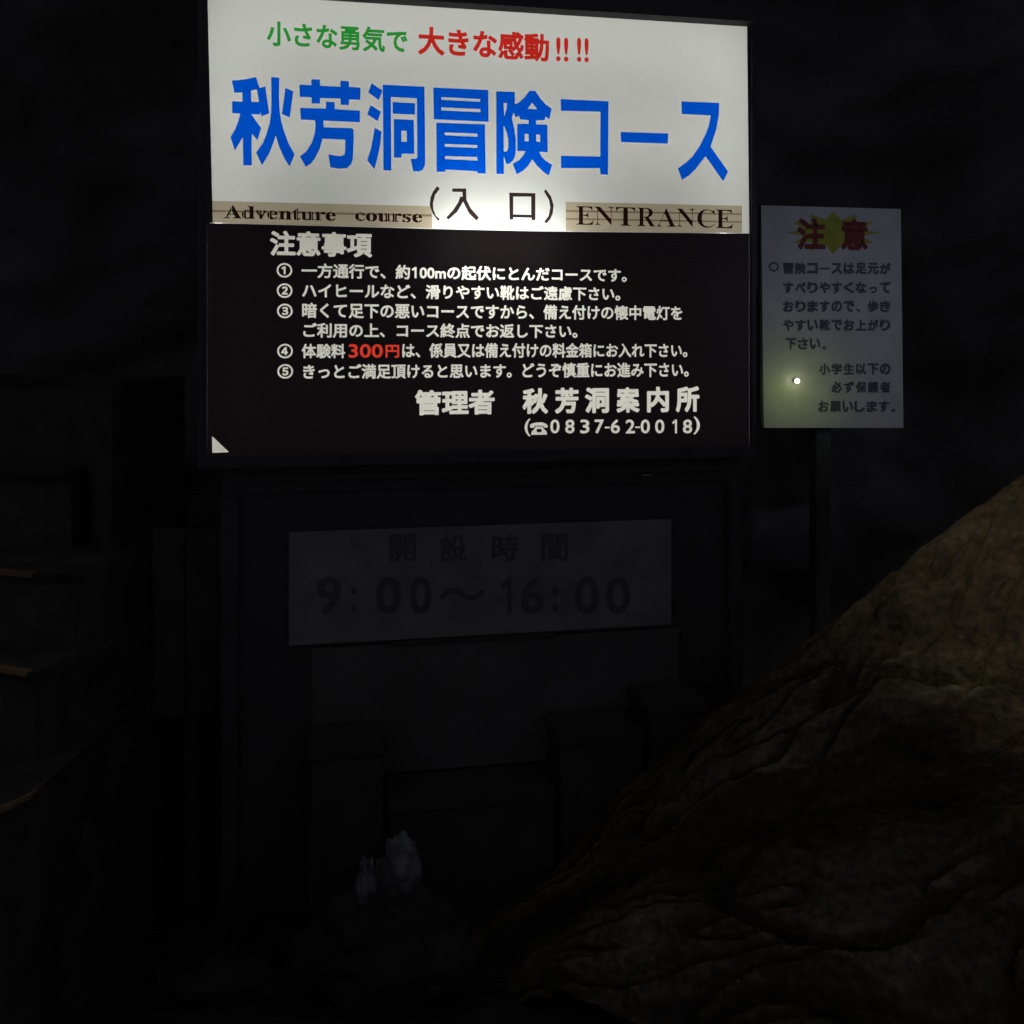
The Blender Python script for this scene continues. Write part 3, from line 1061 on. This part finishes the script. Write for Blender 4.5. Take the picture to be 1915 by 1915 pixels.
# ---------------------------------------------------------------- steps on the left
st = thing('stone_steps', 'worn dark stone steps climbing at the far left edge', 'steps', (-1.9, 2.4, 0))
steps = [([(-500, 1560), (0, 1515), (62, 1484), (95, 1440)], 2.0, 0.60),
         ([(-500, 1215), (0, 1250), (52, 1259), (100, 1243), (175, 1203)], 2.2, 0.8),
         ([(-500, 1030), (0, 1068), (60, 1074), (130, 1071), (180, 1058)], 2.4, 0.98),
         ([(-500, 880), (0, 884), (70, 886), (125, 884)], 2.65, 1.18),
         ([(-500, 705), (35, 707), (120, 708), (200, 714)], 2.9, 1.42)]
for si, (pts, Y, Z) in enumerate(steps):
    pp = []
    for (x, y) in pts:
        # the edge lies at step height: solve the distance for this height
        h = EYE - Z
        yy = h * F / max(30, (y - 655))
        pp.append(Vector(((x - 957.5) / F * yy, yy, Z)))
    n = len(pp)
    fine = []
    for a_, b_ in zip(pp, pp[1:]):
        for k in range(6):
            fine.append(a_.lerp(b_, k / 6))
    fine.append(pp[-1])
    back = [Vector((p.x + 0.02, max(fine[-1].y, p.y) + 0.55, Z)) for p in fine]
    vs, fs = [], []
    m_ = len(fine)
    for p in fine:
        j = 0.006 * noise.noise(p * 9)
        vs.append(p + Vector((0, j, j)))
    for p in back:
        vs.append(p)
    for p in fine:
        vs.append(p + Vector((0.004, 0.018, -0.03)))
    for p in fine:
        vs.append(Vector((p.x, p.y + 0.03, -0.1)))
    for k in range(m_ - 1):
        fs.append((k, k + 1, m_ + k + 1, m_ + k))
        fs.append((2 * m_ + k, 2 * m_ + k + 1, k + 1, k))
        fs.append((3 * m_ + k, 3 * m_ + k + 1, 2 * m_ + k + 1, 2 * m_ + k))
    vs.append(Vector((back[-1].x, back[-1].y, -0.1)))
    fs.append((m_ - 1, 2 * m_ - 1 + m_, 4 * m_ - 1, len(vs) - 1, 2 * m_ - 1))
    mk('step', vs, fs, M['step'], st)
    if si in (1, 2, 0):
        ps = [pp[0], pp[1], pp[2]]
        nv, nf = [], []
        for p in ps:
            for dx, dz in ((-0.006, -0.007), (-0.006, 0.002), (0.02, 0.002), (0.02, -0.007)):
                nv.append(p + Vector((0, dx, dz)))
        for k in range(2):
            for r in range(4):
                nf.append((k * 4 + r, k * 4 + (r + 1) % 4, k * 4 + 4 + (r + 1) % 4, k * 4 + 4 + r))
        nf.append((0, 3, 2, 1))
        nf.append((8, 9, 10, 11))
        mk('step_nosing', nv, nf, M['nosing'], st)

# ---------------------------------------------------------------- lamps of the cave path, outside the frame


def fixture(label, loc, target, mat):
    f = thing('cave_lamp', label, 'lamp', loc)
    d = (Vector(target) - Vector(loc)).normalized()
    c = Vector(loc)
    tube('housing', c - d * 0.16, c - d * 0.03, 0.05, mat, f, 16)
    return f


L1 = (0.75, 0.35, 2.75)
lamp('warm_path_light', 'SPOT', L1, 36.0, (1.0, 0.85, 0.60), 0.03, (1.34, 2.34, 0.98), 27)
fixture('small black floodlight above the brown rock slope', L1, (1.22, 2.3, 0.92), M['casing'])
L2 = (0.9, -1.2, 2.9)
lamp('cool_path_light', 'SPOT', L2, 40.0, (0.66, 0.74, 1.0), 0.06, tuple(PN.w(*PN.uv(1580, 600))), 15)
fixture('black floodlight high behind the viewer', L2, tuple(PN.w(*PN.uv(1610, 600))), M['casing'])
L3 = (-1.9, 1.55, 1.75)
lamp('step_light', 'SPOT', L3, 0.45, (1.0, 0.66, 0.32), 0.03, (-1.2, 2.4, 0.9), 70)
fixture('little black lamp beside the steps', L3, (-1.2, 2.4, 0.9), M['casing'])
